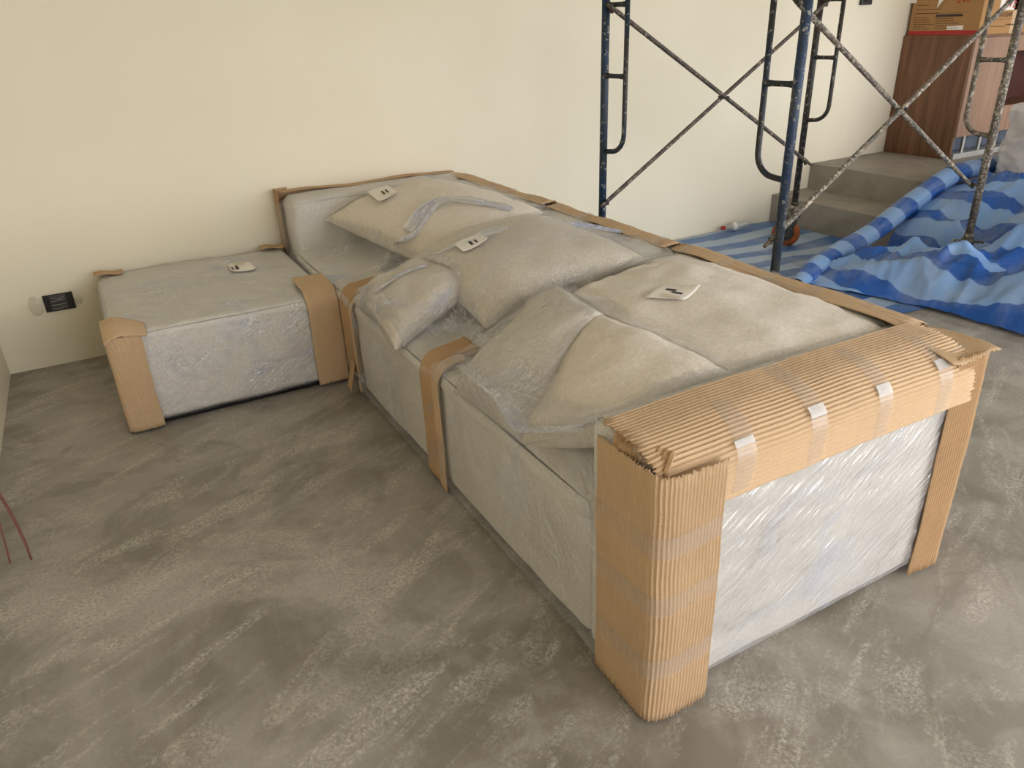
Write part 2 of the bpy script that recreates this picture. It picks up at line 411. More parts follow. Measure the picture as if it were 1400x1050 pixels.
def sheet(name, F, ns, nt, mat, parent=None, thick=.0, ridge=None, smooth=True, ragged=0, seed=0, uvf=None):
    """surface F(s,t), s,t in 0..1, with optional corrugation (ridge = (count, amplitude), ridges run along s) and thickness"""
    S = np.linspace(0, 1, ns + 1); T = np.linspace(0, 1, nt + 1)
    P = [[Vector(F(s, t)) for t in T] for s in S]
    if ragged:
        for j in range(nt + 1):
            for i0, i1 in ((0, 1), (ns, ns - 1)):
                k = (noise.noise(Vector((j * .47, i0 * .31 + seed, 3.3))) * .6 + random.uniform(-.5, .5)) * ragged
                d = (P[i0][j] - P[i1][j]); P[i0][j] = P[i0][j] + d.normalized() * k
    V = []; UV = []
    N = [[None] * (nt + 1) for _ in range(ns + 1)]
    for i in range(ns + 1):
        for j in range(nt + 1):
            a = P[min(i + 1, ns)][j] - P[max(i - 1, 0)][j]; b = P[i][min(j + 1, nt)] - P[i][max(j - 1, 0)]
            n = a.cross(b); N[i][j] = n.normalized() if n.length > 1e-12 else Vector((0, 0, 1))
    for i in range(ns + 1):
        for j in range(nt + 1):
            off = ridge[1] * (2 * abs(math.cos(PI * ridge[0] * T[j])) ** .8 - 1) if ridge else 0
            V.append(P[i][j] + N[i][j] * off); UV.append(uvf(S[i], T[j]) if uvf else (S[i], T[j]))
    m = (ns + 1) * (nt + 1); ix = lambda i, j: i * (nt + 1) + j
    Fc = [(ix(i, j), ix(i + 1, j), ix(i + 1, j + 1), ix(i, j + 1)) for i in range(ns) for j in range(nt)]
    if thick:
        for i in range(ns + 1):
            for j in range(nt + 1):
                V.append(V[ix(i, j)] - N[i][j] * thick); UV.append(UV[ix(i, j)])
        Fc += [tuple(m + k for k in reversed(f)) for f in list(Fc)]
        rim = [ix(i, 0) for i in range(ns)] + [ix(ns, j) for j in range(nt)] + [ix(i, nt) for i in range(ns, 0, -1)] + [ix(0, j) for j in range(nt, 0, -1)]
        for a, b in zip(rim, rim[1:] + rim[:1]): Fc.append((b, a, m + a, m + b))
    return obj(name, V, Fc, mat, parent, smooth, UV)
def polyline(pts, rad=.0, k=6):
    """2D polyline with rounded corners -> function t in 0..1 (by length)"""
    pts = [np.array(p, float) for p in pts]; out = [pts[0]]
    for a, b, c in zip(pts, pts[1:], pts[2:]):
        if rad <= 0: out.append(b); continue
        r = min(rad, np.linalg.norm(a - b) * .49, np.linalg.norm(c - b) * .49)
        p0 = b + (a - b) / np.linalg.norm(a - b) * r; p1 = b + (c - b) / np.linalg.norm(c - b) * r
        for q in range(k + 1):
            t = q / k; out.append((1 - t) ** 2 * p0 + 2 * t * (1 - t) * b + t * t * p1)
    out.append(pts[-1]); out = np.array(out)
    L = np.r_[0, np.cumsum(np.linalg.norm(np.diff(out, axis=0), axis=1))]
    def f(t):
        d = t * L[-1]; return [np.interp(d, L, out[:, k]) for k in range(out.shape[1])]
    f.length = L[-1]
    return f

# ------------------------------------------------------------------ the room
def struct(o, label=None): o['kind'] = 'structure'; return o
struct(box('floor', (RX0 - .2, RY0 - .2, -.2), (RX1 + .2, .2, 0), 'concrete'))
struct(box('wall_back', (RX0 - .2, 0, 0), (RX1 + .2, .2, RZ), 'wall'))
struct(box('wall_left', (RX0 - .2, RY0 - .2, 0), (RX0, 0, RZ), 'wall'))
struct(box('ceiling', (RX0 - .2, RY0 - .2, RZ), (RX1 + .2, .2, RZ + .2), 'ceiling_white'))
struct(box('wall_right', (RX1, -2.9, 0), (RX1 + .2, 0, RZ), 'wall'))
struct(box('wall_front', (RX0, RY0 - .2, 0), (1.0, RY0, RZ), 'wall'))  # unseen wall piece, its width set to cut the light on the left
struct(box('trim_1', (1.0, RY0 - .2, 2.95), (RX1 + .2, RY0, RZ), 'wall'))
struct(box('trim_2', (RX1, RY0, 2.95), (RX1 + .2, -2.9, RZ), 'wall'))
struct(box('ground', (-30, -60, -.4), (70, 30, -.21), 'outside_ground'))
# concrete steps with the raised platform
PLAT = .424
st = thing('concrete_steps', 'grey concrete steps and platform along cream wall under wooden cabinet', 'steps', kind='structure')
box('lower_step', (5.44, -5.2, 0), (5.86, 0, .222), 'step_concrete', st, .006, 2)
box('platform', (5.85, -5.2, 0), (RX1, 0, PLAT), 'step_concrete', st, .006, 2)

# ------------------------------------------------------------------ upholstery
SX0, SX1 = 1.495, 2.575           # sofa front / back planes
def shell(src, parent, mat, gap=.004, amp=.005, seed=0):
    me = src.data.copy(); me.name = 'plastic_wrap'
    N = [v.normal.copy() for v in me.vertices]
    for v, n in zip(me.vertices, N): v.co += n * (gap + amp * abs(turb(v.co, 8, seed)) + .5 * amp * abs(noise.noise(v.co * 26)))
    me.materials.clear(); me.materials.append(M[mat])
    o = bpy.data.objects.new('plastic_wrap', me); COL.objects.link(o); o.parent = parent
    SHELLS.append(o)
    return o
SHELLS = []
def pillow(name, label, corners, up, down, mat='linen', group=None, expo=.42, film='film_pillow', seed=0, pinch=.07, n=34, lift=None, wrinkle=.012):
    """loose cushion: two bellied faces meeting at a seam, pinched corners"""
    c00, c10, c11, c01 = [Vector(c) for c in corners]
    nrm = ((c10 - c00).cross(c01 - c00) + (c11 - c10).cross(c01 - c11) * 0).normalized()
    nrm2 = ((c11 - c01).cross(c11 - c10)); nrm = (nrm + nrm2.normalized()).normalized() if nrm2.length else nrm
    if nrm.z < 0: nrm = -nrm
    root = thing(name, label, 'cushion', group)
    def base(u, v):
        uu = u * (1 - pinch * (1 - v * v)) ; vv = v * (1 - pinch * (1 - u * u))
        a = (uu + 1) / 2; b = (vv + 1) / 2
        return c00 * ((1 - a) * (1 - b)) + c10 * (a * (1 - b)) + c11 * (a * b) + c01 * ((1 - a) * b)
    def prof(u, v):
        return (max(0, 1 - u * u) * max(0, 1 - v * v)) ** expo
    def surf(extra):
        V = []; F = []
        g = [[None] * (n + 1) for _ in range(n + 1)]; h = [[None] * (n + 1) for _ in range(n + 1)]
        for i in range(n + 1):
            for j in range(n + 1):
                u = math.sin(PI / 2 * (2 * i / n - 1)); v = math.sin(PI / 2 * (2 * j / n - 1))
                p = base(u, v); pr = prof(u, v)
                e = max(abs(u), abs(v))
                w = wrinkle * turb(p, 5, seed) * min(1, pr * 2) + .5 * wrinkle * noise.noise(Vector((u * 2 + seed, v * 11, seed))) * (e ** 3) * min(1, pr * 3) + .5 * wrinkle * noise.noise(Vector((u * 11 + seed, v * 2, seed + 4))) * (e ** 3) * min(1, pr * 3)
                q = p + nrm * (up * pr + w + extra * (pr ** .5))
                g[i][j] = len(V); V.append(q)
        for i in range(n + 1):
            for j in range(n + 1):
                if i in (0, n) or j in (0, n): h[i][j] = g[i][j]; continue
                u = math.sin(PI / 2 * (2 * i / n - 1)); v = math.sin(PI / 2 * (2 * j / n - 1))
                h[i][j] = len(V); V.append(base(u, v) - nrm * ((down + extra) * prof(u, v)))
        for i in range(n):
            for j in range(n):
                a = (g[i][j], g[i + 1][j], g[i + 1][j + 1], g[i][j + 1]); b = (h[i][j], h[i][j + 1], h[i + 1][j + 1], h[i + 1][j])
                F.append(a); F.append(b)
        return V, F
    def build(nm, extra, mt):
        V, F = surf(extra); bm = bmesh.new(); vs = [bm.verts.new(v) for v in V]
        for f in F: bm.faces.new([vs[k] for k in f])
        return bmobj(nm, bm, mt, root, True)
    cov = build('cover', 0, mat)
    k = 24; ring = []
    for a, b in (((-1, -1), (1, -1)), ((1, -1), (1, 1)), ((1, 1), (-1, 1)), ((-1, 1), (-1, -1))):
        for q in range(k):
            t = q / k; ring.append(base(a[0] + (b[0] - a[0]) * t, a[1] + (b[1] - a[1]) * t))
    ring.append(ring[0])
    tube('seam', ring, .0035, mat, root, 6)
    shell(cov, root, film, .004, .007, seed)
    PILLOWS.append(cov)
    set_base(root, (sum((c for c in (c00, c10, c11, c01)), Vector()) / 4) - nrm * down)
    return root
PILLOWS = []

def label_sheet(name, pts, parent, marks, mat='paper', curl=.01, tan=None):
    """a creased A-size slip of paper on the wrap; marks are dark print blocks in sheet coordinates"""
    c00, c10, c11, c01 = [Vector(p) for p in pts]
    def F(s, t, z=0):
        p = c00 * ((1 - s) * (1 - t)) + c10 * (s * (1 - t)) + c11 * (s * t) + c01 * ((1 - s) * t)
        return p + Vector((0, 0, z + curl * ((2 * t - 1) ** 4) * s + .003 * math.sin(s * 3 + 1) * math.sin(t * 4)))
    o = sheet(name, F, 10, 12, mat, parent, .0006)
    def patch(nm, a, b, c, d, m):
        sheet(nm, lambda s, t: F(a + (b - a) * s, c + (d - c) * t, .0016), 3, 3, m, o, 0)
    for k, (a, b, c, d) in enumerate(marks): patch('print', a, b, c, d, 'ink')
    if tan: patch('sticker', *tan, 'paper_tan')
    return o
def guard(name, parent, prof, axis_pts, per=.0095, amp=.0016, mat='card', ns=14, ragged=.004, seed=0, warp=.002, thick=.003):
    """corrugated wrap-round strip: 'prof' is a 2D profile function, axis_pts(s, q) places it in space"""
    cnt = max(2, round(prof.length / per)); nt = min(cnt * 6, 420)
    def F(s, t):
        p = axis_pts(s, prof(t)); p = Vector(p)
        return p + Vector((turb(p, 6, seed), turb(p, 6, seed + 3), turb(p, 6, seed + 5))) * warp
    return sheet(name, F, ns, nt, mat, parent, thick, (cnt, amp), True, ragged, seed)

# --- modules --------------------------------------------------------------
YA, YB, YE = -1.238, -2.165, -3.352
m1 = thing('sofa_corner_section', 'film-wrapped cream sofa corner section against the cream wall', 'sofa')
b1 = [softbox('base', (SX0, YA + .006, .025), (SX1, -.03, .435), .035, 'linen_body', m1, (.006, .004, 0), .004, 5, 1),
      softbox('seat_cushion', (SX0 - .005, YA + .01, .39), (2.36, -.27, .462), .034, 'linen_body', m1, (.012, .0, .02), .006, 5, 2),
      softbox('backrest', (SX0 + .01, -.29, .05), (SX1, -.025, .735), .055, 'linen_body', m1, (0, .01, .008), .006, 5, 3),
      softbox('backrest', (2.32, YA + .008, .05), (SX1, -.27, .735), .055, 'linen_body', m1, (.01, 0, .008), .006, 5, 4)]
m2 = thing('sofa_armless_section', 'film-wrapped cream armless sofa section with small cushion hanging over front', 'sofa')
b2 = [softbox('base', (SX0, YB + .006, .025), (SX1, YA - .006, .43), .035, 'linen_body', m2, (.006, 0, 0), .004, 5, 5),
      softbox('seat_cushion', (SX0 - .005, YB + .01, .39), (2.36, YA - .01, .462), .034, 'linen_body', m2, (.012, 0, .02), .006, 5, 6),
      softbox('backrest', (2.32, YB + .008, .05), (SX1, YA - .008, .732), .055, 'linen_body', m2, (.01, 0, .008), .006, 5, 7)]
m3 = thing('sofa_end_section', 'film-wrapped cream sofa end section with cardboard guards on its arm', 'sofa')
b3 = [softbox('base', (SX0, -3.10, .025), (SX1, YB - .006, .44), .035, 'linen_body', m3, (.006, 0, 0), .004, 5, 8),
      softbox('seat_cushion', (SX0 - .005, -3.10, .40), (2.36, YB - .01, .478), .036, 'linen_body', m3, (.012, 0, .02), .006, 5, 9),
      softbox('backrest', (2.32, -3.12, .05), (SX1, YB - .008, .732), .055, 'linen_body', m3, (.01, 0, .008), .006, 5, 10),
      softbox('armrest', (SX0, YE, .025), (SX1, -3.095, .722), .03, 'linen_body', m3, (.006, .008, .006), .004, 5, 11)]

# --- loose cushions ---------------------------------------------------------
pillow('back_cushion', 'large pale cushion with paper slip lying on sofa corner section',
       [at_z(443, 300, .62), at_z(618, 378, .585), at_z(742, 290, .745), at_z(588, 247, .75)], .125, .09, seed=1, pinch=.04)
pillow('back_cushion', 'large cream cushion between small cushion and sofa back, paper slip on top',
       [at_z(560, 356, .64), at_z(664, 448, .53), at_z(882, 354, .735), at_z(735, 302, .73)], .145, .09, seed=2, pinch=.04)
pillow('scatter_cushion', 'small cream cushion hanging over front of armless sofa section',
       [at_z(484, 412, .485), at_z(541, 478, .47), at_z(650, 386, .63), at_z(590, 356, .63)], .095, .07, seed=3, pinch=.09, expo=.33, wrinkle=.026)
pillow('seat_pillow', 'wrapped cushion sloping to sofa front beside cardboard strips, end section',
       [at_z(624, 540, .44), at_z(716, 606, .475), at_z(824, 430, .755), at_z(765, 393, .72)], .10, .11, seed=4, pinch=.02, expo=.34, film='film_layers', wrinkle=.018)
pillow('seat_pillow', 'wrapped cushion sloping to sofa front beside the cardboard-guarded arm',
       [at_z(714, 606, .475), at_z(838, 588, .645), at_z(1000, 512, .72), at_z(815, 428, .75)], .085, .12, seed=5, pinch=.02, expo=.34, film='film_layers', wrinkle=.018)
pillow('back_cushion', 'flat wrapped cushion with paper slip on sofa end section',
       [at_z(775, 408, .70), at_z(935, 530, .70), at_z(1225, 458, .715), at_z(930, 346, .72)], .06, .12, seed=6, pinch=.02, expo=.30, film='film_layers', wrinkle=.02)

# --- stretch film over each section -----------------------------------------
def bvh_of(objs):
    V = []; F = []
    for o in objs:
        b = len(V); V += [v.co.copy() for v in o.data.vertices]; F += [tuple(b + k for k in p.vertices) for p in o.data.polygons]
    return BVHTree.FromPolygons(V, F)
def drape(name, parent, bodies, x0, x1, y0, y1, skirts, mat='film', nx=120, ny=120, iters=26, seed=0, edge_drop=0.0):
    body = bvh_of(bodies); pil = bvh_of(PILLOWS)
    X = np.linspace(x0, x1, nx + 1); Y = np.linspace(y0, y1, ny + 1)
    H = np.zeros((nx + 1, ny + 1)); PH = np.full((nx + 1, ny + 1), -1.)
    lo = .40
    for i, x in enumerate(X):
        for j, y in enumerate(Y):
            xi = min(max(x, x0 + .02), x1 - .02); yj = min(max(y, y0 + .02), y1 - .02)
            h = body.ray_cast(Vector((xi, yj, 2)), Vector((0, 0, -1)))[0]; p = pil.ray_cast(Vector((xi, yj, 2)), Vector((0, 0, -1)))[0]
            H[i, j] = h.z if h else lo
            if p: PH[i, j] = p.z
    O = np.maximum(H, PH); Z = O.copy()
    for _ in range(iters):
        Q = np.pad(Z, 1, mode='edge'); A = (Q[:-2, 1:-1] + Q[2:, 1:-1] + Q[1:-1, :-2] + Q[1:-1, 2:]) / 4
        Z = np.maximum(O, A - .00012)
    Z += .006
    V = []; keep = {}
    for i, x in enumerate(X):
        for j, y in enumerate(Y):
            p = Vector((x, y, Z[i, j]))
            p.z += .004 * abs(noise.noise(Vector((x * 3 + y * 14, y * 3 - x * 9, seed)))) + .003 * noise.noise(Vector((x * 20, y * 5, seed + 2)))
            V.append(p)
    ix = lambda i, j: i * (ny + 1) + j
    F = []
    for i in range(nx):
        for j in range(ny):
            c = [(i, j), (i + 1, j), (i + 1, j + 1), (i, j + 1)]
            if all(PH[a] > H[a] - .01 and Z[a] - PH[a] < .016 for a in c): continue    # the cushion's own wrap shows there
            F.append(tuple(ix(*a) for a in c))
    m = 26
    def skirt(idx, out, bot):
        prev = idx
        for r in range(1, m + 1):
            cur = []
            for k in idx:
                p = V[k]; t = r / m; z = p.z + (bot - p.z) * t
                q = Vector((p.x, p.y, z)) + Vector(out) * (.006 * min(1, r / 2))
                w = .006 * noise.noise(Vector((q.x * 4 + q.y * 4 + q.z * 9, q.z * 5 - q.y * 6, seed + 5))) + .004 * noise.noise(Vector((q.y * 16 + q.x * 16 + q.z * 22, q.z * 6, seed)))
                q += Vector(out) * (.004 + abs(w))
                cur.append(len(V)); V.append(q)
            for a in range(len(idx) - 1): F.append((prev[a], prev[a + 1], cur[a + 1], cur[a]))
            prev = cur
    for s in skirts:
        if s == 'front': skirt([ix(0, j) for j in range(ny + 1)], (-1, 0, 0), .04)
        if s == 'back': skirt([ix(nx, j) for j in range(ny + 1)], (1, 0, 0), .02)
        if s == 'near': skirt([ix(i, 0) for i in range(nx + 1)], (0, -1, 0), .02)
        if s == 'far': skirt([ix(i, ny) for i in range(nx + 1)], (0, 1, 0), .02)
    return obj(name, V, F, mat, parent)
drape('plastic_wrap', m1, b1, SX0 - .012, SX1 + .01, YA + .004, -.02, ('front', 'back'), seed=1, iters=110)
drape('plastic_wrap', m2, b2, SX0 - .012, SX1 + .01, YB + .004, YA - .004, ('front', 'back'), seed=2, iters=80)
drape('plastic_wrap', m3, b3, SX0 - .012, SX1 + .01, YE + .01, YB - .004, ('front', 'back'), seed=3, iters=900, nx=120, ny=130)
# the arm's outer end has its own film sheet, hazier and bluer
def end_film(s, t):
    x = SX0 - .01 + (SX1 - SX0 + .02) * t; z = .052 + .655 * s
    return (x, YE - .014 - .004 * abs(noise.noise(Vector((x * 5 + z * 12, z * 8 - x * 6, 1)))) - .003 * noise.noise(Vector((x * 7 + z * 16, z * 10, 3))), z)
sheet('plastic_wrap', end_film, 50, 70, 'film_end', m3)

# bunched film between cushions (milky blue folds)
def fold(parent, pts, width, amp, seed, mat='film_fold'):
    P = [Vector(p) for p in pts]
    f = polyline([tuple(p) for p in P], .12, 8)
    def F(s, t):
        p = Vector(f(s)); q = Vector(f(min(1, s + .02))); r = Vector(f(max(0, s - .02)))
        d = (q - r).normalized(); side = d.cross(Vector((0, 0, 1))).normalized()
        w = width * (.35 + .65 * math.sin(PI * min(1, max(0, s)) ** .8))
        k = t * 2 - 1
        z = amp * (1 - k * k) * .6 + amp * noise.noise(Vector((s * 3, k * 4.5, seed))) + .5 * amp * noise.noise(Vector((s * 10, k * 9, seed + 2)))
        return p + side * (k * w) + Vector((0, 0, z))
    return sheet('film_fold', F, 40, 24, mat, parent)
_surf = bvh_of(PILLOWS + b1 + b2 + b3)
def lie(*px): return [_surf.ray_cast(CAM, ray(*p).normalized())[0] + Vector((0, 0, .010)) for p in px]
fold(m1, lie((522, 374), (546, 354), (560, 330), (572, 302), (588, 282), (622, 275), (662, 280), (700, 290)), .062, .018, 3)
fold(m2, lie((497, 425), (516, 400), (540, 384), (560, 372), (585, 366)), .022, .008, 12)
fold(m3, lie((690, 560), (708, 590), (740, 592), (790, 588), (822, 578)), .026, .008, 14)
fold(m2, [at_z(588, 352, .68), at_z(660, 318, .80), at_z(740, 300, .80), at_z(850, 318, .77)], .05, .010, 6)
fold(m3, [at_z(630, 500, .55), at_z(690, 545, .60), at_z(712, 590, .53), at_z(800, 585, .64)], .03, .008, 9)

# --- cardboard on the sofa ---------------------------------------------------
# near front corner post (ridges upright)
g = guard('corner_guard', m3, polyline([(SX0 - .026, -3.165), (SX0 - .030, YE - .034), (SX0 + .012, YE - .050), (1.642, YE - .046)], .03),
      lambda s, q: (q[0] + .012 * math.sin(s * 5) * .3, q[1], .012 + .700 * s), .0098, .0026, 'card', 24, .007, 2, .003)
# crumpled top of that post
sheet('torn_flap', lambda s, t: Vector((1.462 + .04 * s + .03 * t, -3.22 - .155 * t + .02 * s, .700 + .035 * math.sin(s * 2.0) + .010 * noise.noise(Vector((t * 6, s * 3, 2))))), 8, 60, 'card_dark', m3, .003, (10, .0022), True, .006, 1)
# top edge guard over the arm (ridges along the edge)
def top_edge(s, q):
    x = 1.472 + (2.535 - 1.472) * s
    return (x, q[0] - .006 * math.sin(s * 3.1), q[1] + .012 * math.sin(s * PI) - .004)
tp = polyline([(-3.175, .752), (-3.30, .748), (YE - .028, .705), (YE - .034, .592)], .045)
guard('edge_guard', m3, tp, top_edge, .0108, .0025, 'card', 40, .012, 5, .003)
# far corner post of the arm
guard('corner_guard', m3, polyline([(2.47, YE - .02), (SX1 + .015, YE - .030), (SX1 + .028, YE + .02), (SX1 + .024, -3.12)], .02),
      lambda s, q: (q[0] + .004 * math.sin(s * 4), q[1], .012 + .715 * s), .0098, .0024, 'card_dark', 24, .006, 7, .003)
sheet('corner_flap', lambda s, t: Vector((2.42 + .205 * t, -3.20 - .185 * s, .742 - .018 * s * s - .05 * max(0, t - .75) + .008 * math.sin(t * 5 + s * 3))), 14, 84, 'card', m3, .003, (21, .0022), True, .006, 8)
# tape across the edge guard
TP = polyline([(-3.165, .757), (-3.30, .754), (YE - .0345, .711), (YE - .0395, .60)], .045)
for k, (xa, w, t0, t1) in enumerate(((1.70, .055, .25, .98), (1.93, .05, .0, 1.0), (2.16, .05, .12, 1.0), (2.40, .055, .05, 1.0))):
    tpo = sheet('tape', lambda s, t: top_edge((xa - .04 + w * t - 1.472 + .05 * (1 - s)) / 1.063, TP(t0 + (t1 - t0) * s)), 20, 4, 'tape', m3)
    kk = (.62, .58, .60, .56)[k]
    def tglare(s, t):
        a = kk + (.05 if k == 0 else .085) * s
        p = Vector(top_edge((xa - .04 + w * t - 1.472 + .05 * (1 - a)) / 1.063, TP(a)))
        return p + Vector((0, -.0022, .0022))
    sheet('tape_glare', tglare, 3, 3, 'tape_glare', tpo)
# tape bands round the near post
for z in (.14, .33, .49):
    pf = polyline([(SX0 - .032, -3.15), (SX0 - .036, YE - .038), (SX0 + .010, YE - .0560), (1.66, YE - .050)], .03)
    sheet('tape', lambda s, t: (*pf(t), z + .055 * s + .03 * t), 2, 30, 'tape', m3)
# back top edge strips, one per section
def back_strip(parent, y0, y1, seed, sag=.0):
    pf = polyline([(SX1 - .075, .742), (SX1 + .008, .752), (SX1 + .018, .70), (SX1 + .018, .58)], .02)
    guard('edge_guard', parent, pf, lambda s, q: (q[0] + .006 * math.sin(s * 7 + seed), y0 + (y1 - y0) * s, q[1] + .006 * math.sin(s * 9 + seed * 2)), .02, .0006, 'card', 26, .01, seed, .006)
    for k in range(5):
        a = (k + .5) / 5 + random.uniform(-.06, .06); y = y0 + (y1 - y0) * a
        pq = polyline([(SX1 - .080, .746), (SX1 + .010, .756), (SX1 + .023, .70), (SX1 + .023, .62)], .02)
        sheet('tape', lambda s, t: (pq(s)[0], y + .045 * t + .05 * s, pq(s)[1] + .003), 10, 3, 'tape', parent)
back_strip(m1, YA + .02, -.10, 1); back_strip(m2, YB + .02, YA - .02, 2); back_strip(m3, -3.19, YB - .02, 3)
# wall-side strips of the corner section
pf = polyline([(SX0 - .016, -.10), (SX0 - .018, -.012), (SX0 + .06, -.010)], .015)
guard('corner_guard', m1, pf, lambda s, q: (q[0], q[1], .03 + .735 * s), .0098, .0010, 'card_dark', 18, .01, 11, .003)
pf = polyline([(-.075, .748), (-.012, .752), (-.010, .66)], .02)
guard('edge_guard', m1, pf, lambda s, q: (1.50 + 1.07 * s, q[0], q[1] + .006 * math.sin(s * 11)), .02, .0005, 'card_dark', 26, .008, 12, .004)
# posts at the seams on the sofa front: a strip rising up the face and folding back over the seat
def seam_post(parent, ya, yb, fold_len, ztop, seed, bottom=.02, mat='card', wrap=0, skew=0.0, amp=.0010):
    pth = polyline([(SX0 - .020, bottom), (SX0 - .022, ztop - .03), (SX0 + .02, ztop + .015), (SX0 + fold_len, ztop + .022)], .05)
    L = pth.length; w = abs(yb - ya) + abs(wrap); cnt = max(3, round(w / .0098))
    def F(s, t):
        q = pth(s); d = t * w
        x, z = q
        if d <= abs(yb - ya): y = ya + (yb - ya) * d / abs(yb - ya)
        else:
            y = yb + (.004 if yb > ya else -.004); x += (d - abs(yb - ya))
            if s > .6: z -= (d - abs(yb - ya)) * 1.2 * (s - .6)
        y += skew * max(0, s - .6)
        p = Vector((x, y, z)); return p + Vector((turb(p, 7, seed), turb(p, 7, seed + 1), turb(p, 7, seed + 2))) * .003
    o = sheet('corner_guard', F, 40, cnt * 6, mat, parent, .003, (cnt, amp), True, .006, seed)
    return o
seam_post(m2, YB + .105, YB + .002, .19, .480, 21, .03, 'card_dark', .05, .16)
seam_post(m3, YB - .004, YB - .058, .10, .49, 22, .012, 'card', 0, .02, .0005)
seam_post(m1, YA + .125, YA + .004, .21, .482, 23, .10, 'card_dark', .03, .10)
seam_post(m2, YA - .004, YA - .036, .06, .47, 24, .02, 'card', 0, .0, .0006)
sheet('torn_flap', lambda s, t: Vector((SX0 - .03 - .035 * s, YA - .012 + .05 * t, .16 - .13 * s + .01 * math.sin(t * 3))), 8, 20, 'card_dark', m2, .003, (5, .001), True, .008, 5)

# --- paper slips --------------------------------------------------------------
def slip(parent, px, z, marks, tan=None, curl=.01):
    V = []
    for (x, y), zz in zip(px, z): V.append(at_z(x, y, zz))
    return label_sheet('paper_slip', V, parent, marks, curl=curl, tan=tan)

# ------------------------------------------------------------------ ottoman
ot = thing('ottoman', 'film-wrapped cream ottoman block in cardboard corners beside wall socket', 'ottoman')
OX0, OX1, OY0, OY1 = .515, 1.462, -1.062, -.04
bo = [softbox('body', (OX0, OY0, .03), (OX1, OY1, .445), .03, 'linen_body', ot, (.006, .008, .022), .005, 4, 31, 64),
      softbox('base', (OX0 + .03, OY0 + .03, .0), (OX1 - .03, OY1 - .03, .06), .01, 'black_plastic', ot, n=6)]  # black inset block fills the gap under the body
shell(bo[0], ot, 'film', .004, .006, 8)
pf = polyline([(OX0 - .018, -.90), (OX0 - .020, OY0 - .014), (OX0 + .02, OY0 - .022), (OX0 + .118, OY0 - .019)], .02)
guard('corner_guard', ot, pf, lambda s, q: (q[0], q[1], .012 + .435 * s), .0098, .0013, 'card', 18, .006, 32, .004)
sheet('corner_flap', lambda s, t: Vector((OX0 - .024 + .165 * t, OY0 - .026 + .19 * s * (1 - .45 * t), .440 + .042 * math.sin(min(1, s * 1.6) * 1.5) * (1 - .4 * t) - .05 * max(0, .3 - t) + .01 * math.sin(t * 4))), 12, 30, 'card', ot, .003, None, True, .006, 33)
def ott_right(s, q):
    return (q[0] - .03 * max(0, s - .6) * 1.5, q[1], .02 + .0 * s)
pth = polyline([(OY0 - .021, .02), (OY0 - .025, .425), (OY0 + .03, .472), (OY0 + .26, .478)], .06)
def ofr(s, t):
    y, z = pth(s); d = t * .165
    x = OX1 - .135 + d
    if x > OX1 + .012: x, y = OX1 + .012, y + (d - .147)
    if s > .62: x = x - .10 * (s - .62) * (1 - t) * 0 + .03 * (s - .62)
    p = Vector((x, y, z)); return p + Vector((turb(p, 7, 4), turb(p, 7, 5), turb(p, 7, 6))) * .003
sheet('corner_guard', ofr, 44, 68, 'card', ot, .003, (17, .0011), True, .006, 34)
for (x0_, x1_) in ((OX0 - .015, OX0 + .12), (OX1 - .12, OX1 + .005)):
    sheet('corner_flap', lambda s, t: Vector((x0_ + (x1_ - x0_) * t, OY1 + .014 - .10 * s, .458 + .016 * math.sin(s * 2.5) + .006 * math.sin(t * 6))), 8, 16, 'card_dark', ot, .003, None, True, .008, 35)

# paper slips (drawn after the film so that they lie on it)
MK = [(.35, .62, .40, .50), (.38, .58, .58, .66)]
DEP = bvh_of(PILLOWS + b1 + b2 + b3 + bo + SHELLS)
def slip_px(parent, px, marks, tan=None, curl=.007):
    P = []
    for q in px:
        d = ray(*q).normalized(); P.append(DEP.ray_cast(CAM, d)[0])
    def F0(s, t): return P[0] * ((1 - s) * (1 - t)) + P[1] * (s * (1 - t)) + P[2] * (s * t) + P[3] * ((1 - s) * t)
    n = (P[2] - P[0]).cross(P[3] - P[1]).normalized()
    if n.z < 0: n = -n
    # the slip bridges small hollows: lift it to the highest point under it
    lift = 0
    for a in range(9):
        for b in range(9):
            p = F0(a / 8, b / 8); h = DEP.ray_cast(p + n * .15, -n)[0]
            if h: lift = max(lift, (h - p).dot(n))
    Q = [p + n * (min(lift, .035) + .004) for p in P]
    return label_sheet('paper_slip', Q, parent, marks, curl=curl, tan=tan)
slip_px(m3, [(882, 410), (933, 416), (957, 397), (905, 392)], [(.28, .56, .55, .68), (.50, .78, .42, .52)], tan=(.33, .82, .12, .30))
slip_px(m2, [(621, 336), (634, 348), (669, 330), (655, 322)], [(.42, .80, .42, .52), (.38, .80, .62, .69)])
slip_px(m1, [(503, 268), (518, 282), (545, 269), (531, 258)], [(.42, .72, .46, .56), (.40, .72, .66, .74)])
slip_px(ot, [(311, 363), (317, 373), (351, 370), (343, 359)], [(.40, .80, .22, .36), (.5, .85, .06, .14)], tan=(.08, .3, .25, .7))
for r_, l_ in ((m1, (2.03, -.63, 0)), (m2, (2.03, -1.7, 0)), (m3, (2.03, -2.76, 0)), (ot, (.99, -.55, 0))): set_base(r_, l_)

